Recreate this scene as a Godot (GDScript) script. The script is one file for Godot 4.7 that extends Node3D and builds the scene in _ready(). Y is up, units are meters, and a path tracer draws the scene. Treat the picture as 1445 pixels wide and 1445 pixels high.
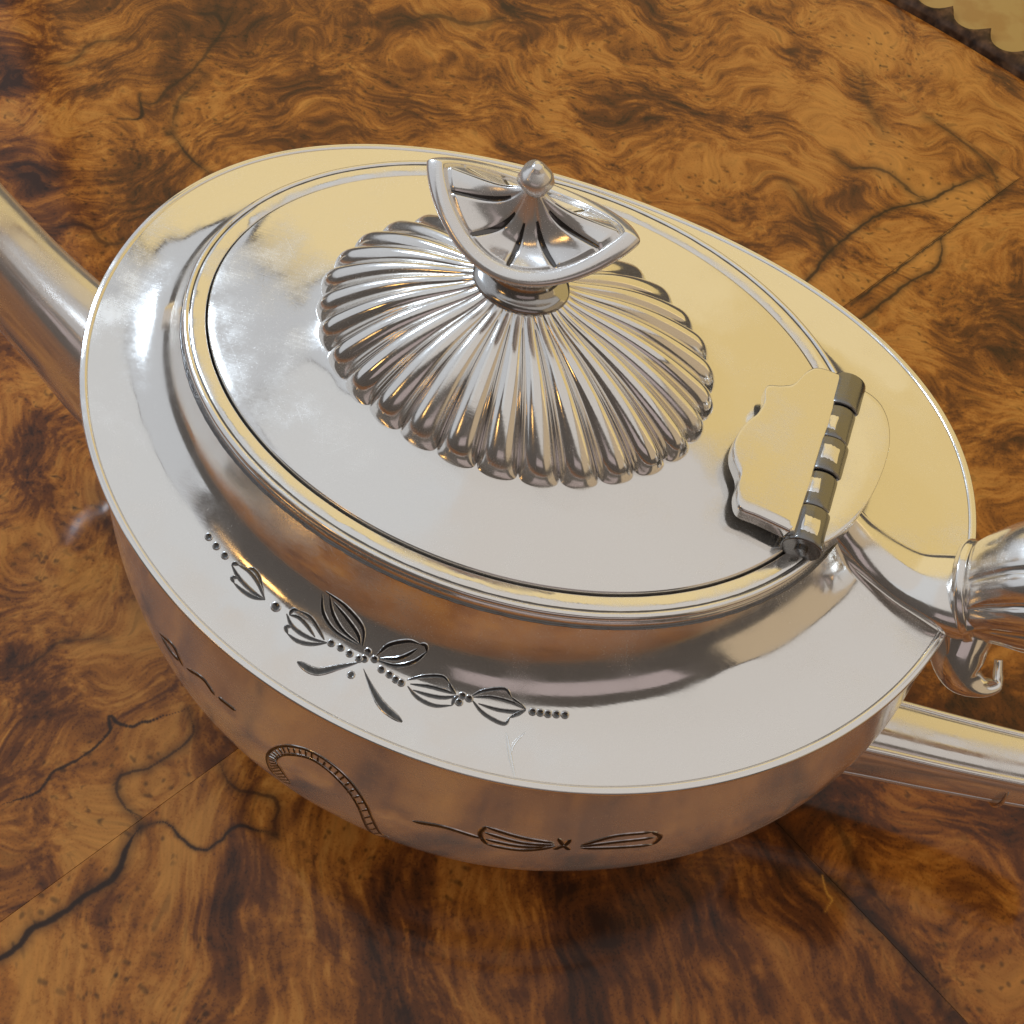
extends Node3D
# Positions are written as (x, y, z): x along the teapot towards the handle, y away from the viewer,
# z up from the plane of the teapot's shoulder rim, in metres; at() turns them into Godot's axes.

const RIM := 0.08          # height of the shoulder rim above the table
const RIM_A := 0.08
const RIM_B := 0.0644
const RIM_X := 0.00523
const RIM_WARP := 0.00529
const LID_A := 0.05608
const LID_B := 0.04039
const LID_X := 0.00249
const LID_Z := 0.01415
const NECK := 0.0045       # from the lid's edge out to the foot of the neck moulding
const NECK_Z := 0.0112
const ROUND_C := Vector2(-0.0836, -0.1868)   # centre of the round table top
const JOINT_O := Vector2(0.0037, 0.0178)     # where the veneers meet
const JOINT_U := Vector2(0.43767, 0.89914)
const JOINT_V := Vector2(0.89914, -0.43767)
const WOOD_SIDE := 2048
const WOOD_MIN := Vector2(-0.235, -0.145)
const WOOD_SPAN := 0.46

var silver: StandardMaterial3D
var body_silver: StandardMaterial3D
var collar_silver: StandardMaterial3D
var dark_silver: StandardMaterial3D
var groove_silver: StandardMaterial3D
var glint_silver: StandardMaterial3D
var cut_silver: StandardMaterial3D
var wobble: FastNoiseLite
var used := {}


func _ready() -> void:
	camera()
	environment()
	lamps()
	materials()
	table()
	teapot()


# ---------------------------------------------------------------- camera and light

func camera() -> void:
	var c := Camera3D.new()
	c.name = "camera"
	var yaw := -0.23119
	var pitch := 1.034897
	var roll := 0.191534
	var f := Vector3(sin(yaw) * cos(pitch), cos(yaw) * cos(pitch), -sin(pitch))
	var r := Vector3(cos(yaw), -sin(yaw), 0.0)
	var u := r.cross(f)
	var r2 := r * cos(roll) + u * sin(roll)
	var u2 := -r * sin(roll) + u * cos(roll)
	c.transform = Transform3D(Basis(axis(r2), axis(u2), axis(-f)), at(0.035217, -0.125294, 0.182909))
	c.fov = 45.0
	c.near = 0.01
	c.far = 50.0
	add_child(c)
	c.current = true


func environment() -> void:
	var w := WorldEnvironment.new()
	w.name = "environment"
	var e := Environment.new()
	e.background_mode = Environment.BG_COLOR
	e.background_color = Color(0.055, 0.045, 0.038).linear_to_srgb()
	e.tonemap_mode = Environment.TONE_MAPPER_LINEAR
	e.tonemap_exposure = 1.0
	e.sdfgi_enabled = true
	e.ssao_enabled = true
	e.ssil_enabled = true
	w.environment = e
	add_child(w)


func area(called: String, middle: Vector3, facing: Vector3, size: Vector2, color: Color, radiance: float) -> void:
	var l := AreaLight3D.new()
	l.name = called
	l.area_size = size
	l.area_normalize_energy = false
	l.light_color = color.linear_to_srgb()
	l.light_energy = radiance / PI
	l.area_range = 8.0
	l.shadow_enabled = true
	var from := at(middle.x, middle.y, middle.z)
	var to := at(facing.x, facing.y, facing.z)
	l.transform = Transform3D(Basis(), from).looking_at(to, Vector3.UP if absf((to - from).normalized().y) < 0.95 else Vector3.FORWARD)
	add_child(l)


func lamps() -> void:
	# soft white light from overhead, warm light from beyond the pot, cool light from a window on the left
	area("overhead_light", Vector3(0.70, -0.17, 1.7), Vector3(0.70, -0.17, 0.0), Vector2(2.0, 2.3), Color(0.98, 0.95, 0.92), 0.56)
	area("overhead_light", Vector3(-0.66, -0.17, 1.7), Vector3(-0.66, -0.17, 0.0), Vector2(0.72, 2.3), Color(0.92, 0.96, 1.0), 0.60)
	area("warm_light", Vector3(-0.44, 1.0, 0.88), Vector3(-0.44, 0.0, 0.88), Vector2(1.12, 1.6), Color(1.0, 0.79, 0.38), 0.75)
	area("warm_light", Vector3(1.23, 1.0, 0.88), Vector3(1.23, 0.0, 0.88), Vector2(2.22, 1.6), Color(1.0, 0.745, 0.28), 0.68)
	area("left_panel_light", Vector3(-1.03, 0.08, 0.90), Vector3(0.0, 0.08, 0.90), Vector2(1.76, 1.56), Color(0.86, 0.92, 1.0), 0.54)  # added pale panel that fills dark reflections on the lid's left side
	area("window_light", Vector3(-1.00, 0.30, 0.83), Vector3(0.0, 0.0, 0.0), Vector2(0.18, 0.24), Color(0.68, 0.83, 1.0), 36.0)
	area("viewer_side_light", Vector3(0.62, -1.5, 0.72), Vector3(0.3, 0.0, 0.5), Vector2(1.25, 0.62), Color(1.0, 0.83, 0.84), 0.33)  # added panel behind the viewer, for pinkish streaks reflected in the silver
	area("right_side_light", Vector3(1.7, -0.15, 0.85), Vector3(0.0, -0.15, 0.85), Vector2(2.0, 1.5), Color(1.0, 0.76, 0.47), 0.42)
	var bulb := OmniLight3D.new()
	bulb.name = "warm_bulb"
	bulb.position = at(-0.72, -1.05, 0.95)
	bulb.light_size = 0.09
	bulb.light_color = Color(1.0, 0.55, 0.16).linear_to_srgb()
	bulb.light_energy = 0.045
	bulb.omni_range = 8.0
	bulb.omni_attenuation = 2.0
	bulb.shadow_enabled = true
	add_child(bulb)


# ---------------------------------------------------------------- helpers

func at(x: float, y: float, z: float) -> Vector3:
	return Vector3(x, z + RIM, -y)


func axis(v: Vector3) -> Vector3:
	return Vector3(v.x, v.z, -v.y)


func numbered(parent: Node, called: String) -> String:
	if not parent.has_node(called):
		return called
	var n := 1
	while parent.has_node("%s_%03d" % [called, n]):
		n += 1
	return "%s_%03d" % [called, n]


func part(called: String, mesh: Mesh, material: Material, parent: Node) -> MeshInstance3D:
	var o := MeshInstance3D.new()
	o.name = numbered(parent, called)
	o.mesh = mesh
	o.material_override = material
	parent.add_child(o, true)
	return o


# A smooth sheet through nu x nv points; wrapped where u comes round again. Faces look along du x dv (or the other way).
func sheet(pts: PackedVector3Array, nu: int, nv: int, wrap: bool, turned := false, uvs := PackedVector2Array(), tints := PackedColorArray()) -> ArrayMesh:
	var normals := PackedVector3Array()
	normals.resize(pts.size())
	var sign_ := -1.0 if turned else 1.0
	for i in nu:
		var i0 := (i + nu - 1) % nu if wrap else maxi(i - 1, 0)
		var i1 := (i + 1) % nu if wrap else mini(i + 1, nu - 1)
		for j in nv:
			var du := pts[i1 * nv + j] - pts[i0 * nv + j]
			var dv := pts[i * nv + mini(j + 1, nv - 1)] - pts[i * nv + maxi(j - 1, 0)]
			if du.length_squared() < 1e-16:
				var k := j + 1 if j == 0 else j - 1
				du = pts[i1 * nv + k] - pts[i0 * nv + k]
			var n := du.normalized().cross(dv.normalized()) * sign_
			normals[i * nv + j] = n.normalized() if n.length_squared() > 1e-12 else Vector3.UP
	var index := PackedInt32Array()
	for i in (nu if wrap else nu - 1):
		var i1 := (i + 1) % nu
		for j in nv - 1:
			var a := i * nv + j
			var b := i1 * nv + j
			if turned:
				index.append_array([a, b, b + 1, a, b + 1, a + 1])
			else:
				index.append_array([a, b + 1, b, a, a + 1, b + 1])
	var arrays := []
	arrays.resize(Mesh.ARRAY_MAX)
	arrays[Mesh.ARRAY_VERTEX] = pts
	arrays[Mesh.ARRAY_NORMAL] = normals
	arrays[Mesh.ARRAY_INDEX] = index
	if uvs.size():
		arrays[Mesh.ARRAY_TEX_UV] = uvs
	if tints.size():
		arrays[Mesh.ARRAY_COLOR] = tints
	var m := ArrayMesh.new()
	m.add_surface_from_arrays(Mesh.PRIMITIVE_TRIANGLES, arrays)
	return m


# The profile rows go outwards or inwards; ring(t, row) gives the point. Rows that repeat make a crease.
func revolve(nu: int, rows: int, ring: Callable, turned := false) -> ArrayMesh:
	var pts := PackedVector3Array()
	pts.resize(nu * rows)
	for i in nu:
		var t := TAU * i / nu
		for j in rows:
			pts[i * rows + j] = ring.call(t, j)
	return sheet(pts, nu, rows, true, turned)


func smooth_path(points: Array, per: int) -> PackedVector3Array:
	var out := PackedVector3Array()
	var n := points.size()
	for i in n - 1:
		var a: Vector3 = points[i]
		var b: Vector3 = points[i + 1]
		var before: Vector3 = points[i - 1] if i > 0 else a * 2.0 - b
		var after: Vector3 = points[i + 2] if i + 2 < n else b * 2.0 - a
		for k in per:
			out.append(a.cubic_interpolate(b, before, after, float(k) / per))
	out.append(points[n - 1])
	return out


# A tube along a path (x, y, z); size holds half the width across and half the height, at each given point;
# section(angle, along 0..1) scales the outline.
func tube(path: Array, sizes: Array, across: Vector3, around: int, per: int, section: Variant = null, capped := true) -> ArrayMesh:
	var line := smooth_path(path, per)
	var sz := []
	for s in sizes:
		sz.append(Vector3(s.x, s.y, 0.0))
	var size := smooth_path(sz, per)
	var n := line.size()
	var rows := n + (4 if capped else 0)
	var pts := PackedVector3Array()
	pts.resize(around * rows)
	for j in rows:
		var k := clampi(j - (2 if capped else 0), 0, n - 1)
		var shrink := 1.0
		if capped and (j == 0 or j == rows - 1):
			shrink = 0.0
		elif capped and (j == 1 or j == rows - 2):
			shrink = 0.96
		var ahead := (line[mini(k + 1, n - 1)] - line[maxi(k - 1, 0)]).normalized()
		var side := (across - ahead * across.dot(ahead)).normalized()
		var up := side.cross(ahead)
		for i in around:
			var w := TAU * i / around
			var scale_ := shrink
			if section != null:
				scale_ *= section.call(w, float(k) / (n - 1))
			var p := line[k] + side * cos(w) * size[k].x * scale_ + up * sin(w) * size[k].y * scale_
			pts[i * rows + j] = at(p.x, p.y, p.z)
	return sheet(pts, around, rows, true, true)


func slab(outline: PackedVector2Array, low: float, high: float, bevel: float) -> ArrayMesh:
	var st := SurfaceTool.new()
	st.begin(Mesh.PRIMITIVE_TRIANGLES)
	var inner := outline
	var shrunk := Geometry2D.offset_polygon(outline, -bevel, Geometry2D.JOIN_MITER)
	if shrunk.size() == 1 and shrunk[0].size() == outline.size():
		inner = shrunk[0]
	var tri := Geometry2D.triangulate_polygon(inner)
	for k in range(0, tri.size(), 3):
		var a := inner[tri[k]]
		var b := inner[tri[k + 1]]
		var c := inner[tri[k + 2]]
		if (b - a).cross(c - a) > 0.0:
			var s := b
			b = c
			c = s
		for q: Vector2 in [a, b, c]:
			st.set_normal(Vector3.UP)
			st.set_uv(wood_uv(q))
			st.add_vertex(at(q.x, q.y, high))
	var turned := Geometry2D.is_polygon_clockwise(outline)
	var n := outline.size()
	if inner.size() == n:
		# the corners of the shrunk outline in the same order as the outline's
		var shift := 0
		var best := INF
		for s in n:
			var d := inner[s].distance_squared_to(outline[0])
			if d < best:
				best = d
				shift = s
		for i in n:
			var a := outline[i]
			var b := outline[(i + 1) % n]
			var c := inner[(i + shift) % n]
			var d := inner[(i + 1 + shift) % n]
			var out2 := Vector2(b.y - a.y, a.x - b.x).normalized()
			if turned:
				out2 = -out2
			var slope := (axis(Vector3(out2.x, out2.y, 0.0)) + Vector3.UP).normalized()
			var quad := [[a, high - bevel], [b, high - bevel], [d, high], [c, high]]
			var lower := [[a, low], [b, low], [b, high - bevel], [a, high - bevel]]
			for set_ in [[quad, slope], [lower, axis(Vector3(out2.x, out2.y, 0.0))]]:
				for k in ([0, 1, 2, 0, 2, 3] if turned else [0, 2, 1, 0, 3, 2]):
					var q: Vector2 = set_[0][k][0]
					st.set_normal(set_[1])
					st.set_uv(wood_uv(q))
					st.add_vertex(at(q.x, q.y, set_[0][k][1]))
	return st.commit()


# ---------------------------------------------------------------- materials

func noise(kind: int, frequency: float, octaves: int, seed_: int, gain := 0.5) -> FastNoiseLite:
	var n := FastNoiseLite.new()
	n.noise_type = kind
	n.frequency = frequency
	n.fractal_type = FastNoiseLite.FRACTAL_FBM if octaves > 1 else FastNoiseLite.FRACTAL_NONE
	n.fractal_octaves = octaves
	n.fractal_gain = gain
	n.seed = seed_
	return n


func materials() -> void:
	wobble = noise(FastNoiseLite.TYPE_SIMPLEX_SMOOTH, 70.0, 2, 5)
	var rng := RandomNumberGenerator.new()
	rng.seed = 41
	# polish: clouds of handling marks and hairline scratches, in the roughness and as a very fine relief
	var side := 1024
	var clouds := noise(FastNoiseLite.TYPE_SIMPLEX_SMOOTH, 0.006, 5, 3).get_seamless_image(side, side)
	clouds.convert(Image.FORMAT_RF)
	var fine := noise(FastNoiseLite.TYPE_SIMPLEX_SMOOTH, 0.08, 3, 8).get_seamless_image(side, side)
	fine.convert(Image.FORMAT_RF)
	var a := clouds.get_data().to_float32_array()
	var b := fine.get_data().to_float32_array()
	var rough := PackedFloat32Array()
	rough.resize(a.size())
	var relief := PackedFloat32Array()
	relief.resize(a.size())
	for i in a.size():
		var y := i / side
		var drawn := b[y * side + ((i % side) / 16 + y * 37) % side] * (1.0 - (i % 16) / 16.0) + b[y * side + ((i % side) / 16 + 1 + y * 37) % side] * ((i % 16) / 16.0)
		rough[i] = clampf(0.34 + (a[i] - 0.5) * 1.0 + (b[i] - 0.5) * 0.16 + (drawn - 0.5) * 0.25, 0.18, 1.0)
		if rng.randf() < 0.010 + 0.08 * maxf(0.0, a[i] - 0.5):   # dense fine wear: specks that scatter
			rough[i] = 1.0
		relief[i] = 0.5 + (b[i] - 0.5) * 0.04 + (drawn - 0.5) * 0.07
	for k in 900:
		var x := rng.randf() * side
		var y := rng.randf() * side
		var heading := rng.randfn(0.35, 0.5) if k % 3 else rng.randf() * TAU
		var length := int(rng.randf_range(20.0, 190.0))
		var bend := rng.randf_range(-0.003, 0.003)
		var strength := rng.randf_range(0.05, 0.3) * (1.0 if k % 9 else 1.8)
		for s in length:
			var i := posmod(int(y), side) * side + posmod(int(x), side)
			var fade := sin(PI * s / length)
			rough[i] = minf(1.0, rough[i] + strength * 0.6 * fade)
			relief[i] -= strength * 0.10 * fade
			x += cos(heading)
			y += sin(heading)
			heading += bend
	var rough_image := Image.create_from_data(side, side, false, Image.FORMAT_RF, rough.to_byte_array())
	rough_image.convert(Image.FORMAT_RGB8)
	var relief_image := Image.create_from_data(side, side, false, Image.FORMAT_RF, relief.to_byte_array())
	relief_image.bump_map_to_normal_map(1.0)
	var rough_texture := ImageTexture.create_from_image(rough_image)
	var relief_texture := ImageTexture.create_from_image(relief_image)
	silver = metal("polished_silver", Color(0.93, 0.90, 0.86), 0.42, rough_texture, relief_texture, 0.55)
	body_silver = metal("hazy_silver", Color(0.93, 0.90, 0.87), 0.50, rough_texture, relief_texture, 0.7)
	body_silver.metallic = 0.70
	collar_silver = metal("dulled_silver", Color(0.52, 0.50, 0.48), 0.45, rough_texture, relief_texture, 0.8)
	dark_silver = metal("tarnished_silver", Color(0.30, 0.285, 0.28), 0.62, rough_texture, relief_texture, 1.2)
	dark_silver.albedo_color = Color(0.26, 0.25, 0.24).linear_to_srgb()
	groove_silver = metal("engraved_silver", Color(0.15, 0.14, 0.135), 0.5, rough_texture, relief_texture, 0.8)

	cut_silver = groove_silver.duplicate()
	cut_silver.resource_name = "bright_cut_silver"
	cut_silver.albedo_color = Color.WHITE
	cut_silver.vertex_color_use_as_albedo = true
	glint_silver = metal("painted_glint_silver", Color(0.95, 0.94, 0.92), 0.9, rough_texture, relief_texture, 1.0)  # pale metal for the painted glint on the shoulder
	glint_silver.metallic = 0.3


func metal(called: String, color: Color, roughness: float, rough: Texture2D, relief: Texture2D, strength: float) -> StandardMaterial3D:
	var m := StandardMaterial3D.new()
	m.resource_name = called
	m.albedo_color = color.linear_to_srgb()
	m.metallic = 0.90     # the rest is the dull film of handling and polish
	m.roughness = roughness
	m.roughness_texture = rough
	m.roughness_texture_channel = BaseMaterial3D.TEXTURE_CHANNEL_RED
	m.normal_enabled = true
	m.normal_texture = relief
	m.normal_scale = strength
	m.uv1_triplanar = true
	m.uv1_scale = Vector3.ONE * 11.0
	return m


# ---------------------------------------------------------------- the table

func wood_uv(q: Vector2) -> Vector2:
	return Vector2((q.x - WOOD_MIN.x) / WOOD_SPAN, (q.y - WOOD_MIN.y) / WOOD_SPAN)


var wood_bytes := PackedByteArray()
var wood_noise := []
var wood_pieces := []


func wood_image() -> Image:
	wood_noise = [
		noise(FastNoiseLite.TYPE_SIMPLEX_SMOOTH, 0.16, 3, 11),   # 0, 1: bends the figure
		noise(FastNoiseLite.TYPE_SIMPLEX_SMOOTH, 0.16, 3, 12),
		noise(FastNoiseLite.TYPE_SIMPLEX_SMOOTH, 0.36, 5, 13, 0.50),   # 2: figure
		noise(FastNoiseLite.TYPE_SIMPLEX_SMOOTH, 0.22, 3, 14),   # 3: broad clouds
		noise(FastNoiseLite.TYPE_SIMPLEX_SMOOTH, 7.0, 3, 15, 0.6),    # 4: pores and fine grain
		noise(FastNoiseLite.TYPE_SIMPLEX_SMOOTH, 1.5, 3, 16),    # 5: second figure
		noise(FastNoiseLite.TYPE_CELLULAR, 2.3, 1, 17),    # 6: the eyes of the burr
	]
	var bands := 128
	wood_pieces.resize(bands)
	var job := WorkerThreadPool.add_group_task(wood_band, bands, 4)
	WorkerThreadPool.wait_for_group_task_completion(job)
	wood_bytes = PackedByteArray()
	for piece: PackedByteArray in wood_pieces:
		wood_bytes.append_array(piece)
	veins()
	return Image.create_from_data(WOOD_SIDE, WOOD_SIDE, false, Image.FORMAT_RGB8, wood_bytes)


# Tone offsets in the wood texture, place by place (x and y in centimetres on the table): paler and darker clouds.
const TONE_CELL := 32
const TONES := [[-6.2, -9.0, 2.6, 0.2], [3.5, 21.5, 6.0, 0.20], [8.0, 15.5, 4.0, 0.14], [-15.2, 6.5, 3.5, -0.22], [-16.5, 11.5, 4.0, -0.10], [-7.5, 16.5, 3.0, -0.16], [10.5, 1.5, 4.5, -0.16],
	[-9.5, -3.6, 3.0, 0.12], [-4.0, -6.0, 3.0, 0.10], [6.0, -4.5, 3.5, -0.12]]


func tone_row(y: float, step: float) -> PackedFloat32Array:
	var out := PackedFloat32Array()
	for k in WOOD_SIDE / TONE_CELL + 1:
		var p := Vector2(WOOD_MIN.x * 100.0 + (k * TONE_CELL + 0.5) * step, y)
		var sum := 0.0
		for s: Array in TONES:
			sum += s[3] * spot(p, s[0], s[1], s[2])
		out.append(sum)
	return out


func spot(p: Vector2, cx: float, cy: float, r: float) -> float:
	return exp(-((p.x - cx) * (p.x - cx) + (p.y - cy) * (p.y - cy)) / (r * r))


func wood_band(band: int) -> void:
	var rows := WOOD_SIDE / 128
	var out := PackedByteArray()
	out.resize(rows * WOOD_SIDE * 3)
	var n0: FastNoiseLite = wood_noise[0]
	var n1: FastNoiseLite = wood_noise[1]
	var n2: FastNoiseLite = wood_noise[2]
	var n3: FastNoiseLite = wood_noise[3]
	var n4: FastNoiseLite = wood_noise[4]
	var n5: FastNoiseLite = wood_noise[5]
	var n6: FastNoiseLite = wood_noise[6]
	var step := WOOD_SPAN * 100.0 / WOOD_SIDE
	var origin := JOINT_O * 100.0
	for j in rows:
		var y := WOOD_MIN.y * 100.0 + (band * rows + j + 0.5) * step
		var t0 := tone_row(y, step)
		for i in WOOD_SIDE:
			var x := WOOD_MIN.x * 100.0 + (i + 0.5) * step
			var p := Vector2(x, y)
			var d := p - origin
			var a := d.dot(JOINT_V)
			var b := d.dot(JOINT_U)
			var angle := 0.1          # which way the figure runs, its stretch and how much it swirls
			var stretch := 0.4
			var swirl := 1.9
			var shift := 0.0
			var tone := 0.0
			if a > 0.0 and b < 0.0:       # nearest the viewer: streaks running towards the middle
				angle = 2.16 + 0.035 * (x - 4.0)
				stretch = 0.26
				swirl = 0.8
				shift = 40.0
				tone = -0.02
			elif a > 0.0:                 # right
				angle = 0.45
				stretch = 0.42
				swirl = 1.7
				shift = 90.0
				tone = -0.02
			else:                         # left and far: open burr that draws out into flames farther off
				var k := smoothstep(-5.0, 8.0, b)
				angle = lerpf(0.9, 0.1, k)
				stretch = lerpf(0.75, 0.4, k)
				swirl = lerpf(2.2, 1.9, k)
			if Vector2(x * 0.01, y * 0.01).distance_to(ROUND_C) > 0.433:
				angle = -0.3
				shift = 200.0
				tone = 0.08
			var w0 := n0.get_noise_2d(x + shift, y)
			var w1 := n1.get_noise_2d(x - shift, y)
			var c := cos(angle)
			var s := sin(angle)
			var qx := x + w0 * swirl - 4.0
			var qy := y + w1 * swirl + 7.0
			var u := (qx * c + qy * s) * stretch + shift
			var v := -qx * s + qy * c
			var bend := n5.get_noise_2d(u * 0.55, v * 0.55)
			var f := n2.get_noise_2d(u + bend * 0.3, v + w0 * 0.4 + bend * 0.45)
			var g := n5.get_noise_2d(u * 1.4 + 31.0, v * 1.6 + f * 0.5)
			var broad := n3.get_noise_2d(x + w1 * 3.0, y + shift)
			var pore := n4.get_noise_2d(u * 0.5, v * 0.8)
			var fleck := smoothstep(0.16, 0.5, n4.get_noise_2d(x * 1.7, y * 1.7))
			var dash := smoothstep(0.22, 0.55, n4.get_noise_2d(u * 0.55 + 9.0, v * 0.30 + 50.0))
			var mottle := n4.get_noise_2d(x * 0.33 + w0, y * 0.33 + w1)
			var value := 0.59 + mottle * 0.13 + tone + f * 0.56 + g * 0.30 + broad * 0.46 + pore * 0.09 - fleck * 0.17 + dash * 0.14
			value += lerpf(t0[i / TONE_CELL], t0[i / TONE_CELL + 1], float(i % TONE_CELL) / TONE_CELL)
			if value > 0.72:
				value = 0.72 + 0.28 * (1.0 - exp(-(value - 0.72) / 0.30))
			value = clampf(value, 0.0, 1.0)
			# knots: small dark eyes where the second figure peaks
			var eye := smoothstep(0.42, 0.62, g) * 0.5
			if w1 + 0.6 * broad > -0.02:
				eye += smoothstep(-0.80, -0.96, n6.get_noise_2d(x + g * 0.25, y + f * 0.25)) * smoothstep(-0.02, 0.2, w1 + 0.6 * broad)
			var r := 0.0
			var gr := 0.0
			var bl := 0.0
			if value < 0.38:
				var t := value / 0.38
				r = lerpf(0.040, 0.175, t)
				gr = lerpf(0.0125, 0.050, t)
				bl = lerpf(0.005, 0.0085, t)
			elif value < 0.68:
				var t := (value - 0.38) / 0.30
				r = lerpf(0.175, 0.42, t)
				gr = lerpf(0.050, 0.146, t)
				bl = lerpf(0.0085, 0.019, t)
			else:
				var t := (value - 0.68) / 0.32
				r = lerpf(0.42, 0.66, t)
				gr = lerpf(0.146, 0.295, t)
				bl = lerpf(0.019, 0.056, t)
			var dim := (1.0 - eye * 0.55) * (1.0 + 0.16 * pore)
			var at_ := (j * WOOD_SIDE + i) * 3
			out[at_] = int(minf(pow(r * dim, 0.4545), 1.0) * 255.0)
			out[at_ + 1] = int(pow(gr * dim, 0.4545) * 255.0)
			out[at_ + 2] = int(pow(bl * dim, 0.4545) * 255.0)
	wood_pieces[band] = out


# Dark mineral lines in the burr: each a run of points (x, y) on the table, a width and a depth of colour.
func veins() -> void:
	vein([-0.0699, -0.0857, -0.0645, -0.0801, -0.0638, -0.0745, -0.0603, -0.0701, -0.0582, -0.0629, -0.0599, -0.0596, -0.0551, -0.0597, -0.0458, -0.0509], 0.0007, 0.85, 0.0)
	vein([-0.0600, -0.1190, -0.0525, -0.1114, -0.0507, -0.1081, -0.0500, -0.1041, -0.0467, -0.0999, -0.0437, -0.0939, -0.0409, -0.0887, -0.0416, -0.0830, -0.0415, -0.0776], 0.0014, 0.92, 0.0024)
	vein([-0.0415, -0.0776, -0.0373, -0.0751, -0.0324, -0.0766, -0.0272, -0.0769, -0.0251, -0.0736, -0.0237, -0.0699, -0.0202, -0.0686, -0.0149, -0.0681], 0.0007, 0.85, 0.001)
	vein([-0.0415, -0.0776, -0.0435, -0.0765, -0.0491, -0.0743, -0.0509, -0.0708, -0.0491, -0.0685, -0.0456, -0.0648, -0.0420, -0.0560, -0.0458, -0.0509], 0.0008, 0.7, 0.002)
	vein([-0.0149, -0.0681, -0.0168, -0.0658, -0.0175, -0.0626, -0.0201, -0.0611, -0.0264, -0.0624, -0.0313, -0.0610, -0.0335, -0.0586], 0.001, 0.6, 0.002)
	vein([0.0440, 0.1290, 0.0470, 0.1374, 0.0493, 0.1483, 0.0543, 0.1606, 0.0589, 0.1697, 0.0636, 0.1761, 0.0712, 0.1828, 0.0771, 0.1919, 0.0851, 0.2026], 0.0010, 0.8, 0.002)
	vein([0.0610, 0.1240, 0.0652, 0.1301, 0.0699, 0.1401, 0.0739, 0.1484, 0.0794, 0.1570, 0.0798, 0.1652, 0.0783, 0.1698], 0.0011, 0.75, 0.002)
	vein([0.0602, 0.1322, 0.0690, 0.1505, 0.0800, 0.1735, 0.0949, 0.2049], 0.0007, 0.8, 0.0012)
	vein([0.0493, 0.1483, 0.0386, 0.1621, 0.0301, 0.1700], 0.0016, 0.45, 0.004)
	vein([0.0712, 0.1828, 0.0669, 0.1838, 0.0583, 0.1885, 0.0526, 0.1885, 0.0461, 0.1853, 0.0400, 0.1890], 0.0014, 0.6, 0.003)
	vein([-0.1554, 0.0982, -0.1503, 0.1017, -0.1553, 0.1100], 0.0010, 0.85, 0.001)
	vein([-0.1531, 0.1072, -0.1494, 0.1092, -0.1494, 0.1161, -0.1474, 0.1245, -0.1474, 0.1383, -0.1497, 0.1561], 0.0012, 0.6, 0.002)
	vein([-0.1394, 0.1007, -0.1303, 0.0949, -0.1218, 0.0916], 0.0009, 0.75, 0.002)
	vein([-0.1394, 0.1007, -0.1440, 0.1130, -0.1430, 0.1260], 0.0014, 0.5, 0.003)
	vein([0.0700, -0.0150, 0.0804, -0.0191, 0.0930, -0.0264, 0.1039, -0.0308, 0.1150, -0.0360, 0.1284, -0.0432], 0.0016, 0.65, 0.004)
	vein([0.0890, -0.0100, 0.0980, -0.0180, 0.1040, -0.0250, 0.1110, -0.0290], 0.0020, 0.45, 0.004)
	vein([0.0920, 0.1960, 0.0851, 0.2085, 0.0727, 0.2155, 0.0627, 0.2199], 0.0012, 0.55, 0.003)
	vein([0.0385, 0.2295, 0.0430, 0.2180, 0.0520, 0.2050], 0.0025, 0.3, 0.005)
	vein([-0.0900, -0.0620, -0.0820, -0.0560, -0.0790, -0.0490, -0.0700, -0.0440], 0.0008, 0.5, 0.002)
	vein([-0.0700, -0.0330, -0.0780, -0.0220, -0.0860, -0.0190, -0.0930, -0.0120], 0.0018, 0.4, 0.004)
	vein([-0.1010, 0.1780, -0.0930, 0.1860, -0.0830, 0.1870, -0.0740, 0.1960], 0.0022, 0.5, 0.004)
	vein([-0.1900, 0.1060, -0.1800, 0.1120, -0.1790, 0.1220, -0.1700, 0.1300], 0.0012, 0.45, 0.003)
	vein([-0.1250, 0.0620, -0.1330, 0.0560, -0.1420, 0.0590, -0.1500, 0.0520], 0.0014, 0.5, 0.003)
	# a chip of pale filler, and flecks
	vein([0.0953, -0.0277, 0.0972, -0.0309, 0.0988, -0.0322, 0.0978, -0.0350], 0.0011, -0.9, 0.0006)


func even_path(path: PackedVector3Array, gap: float) -> PackedVector3Array:
	var out := PackedVector3Array([path[0]])
	for q in path:
		if q.distance_to(out[out.size() - 1]) >= gap:
			out.append(q)
	return out


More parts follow.
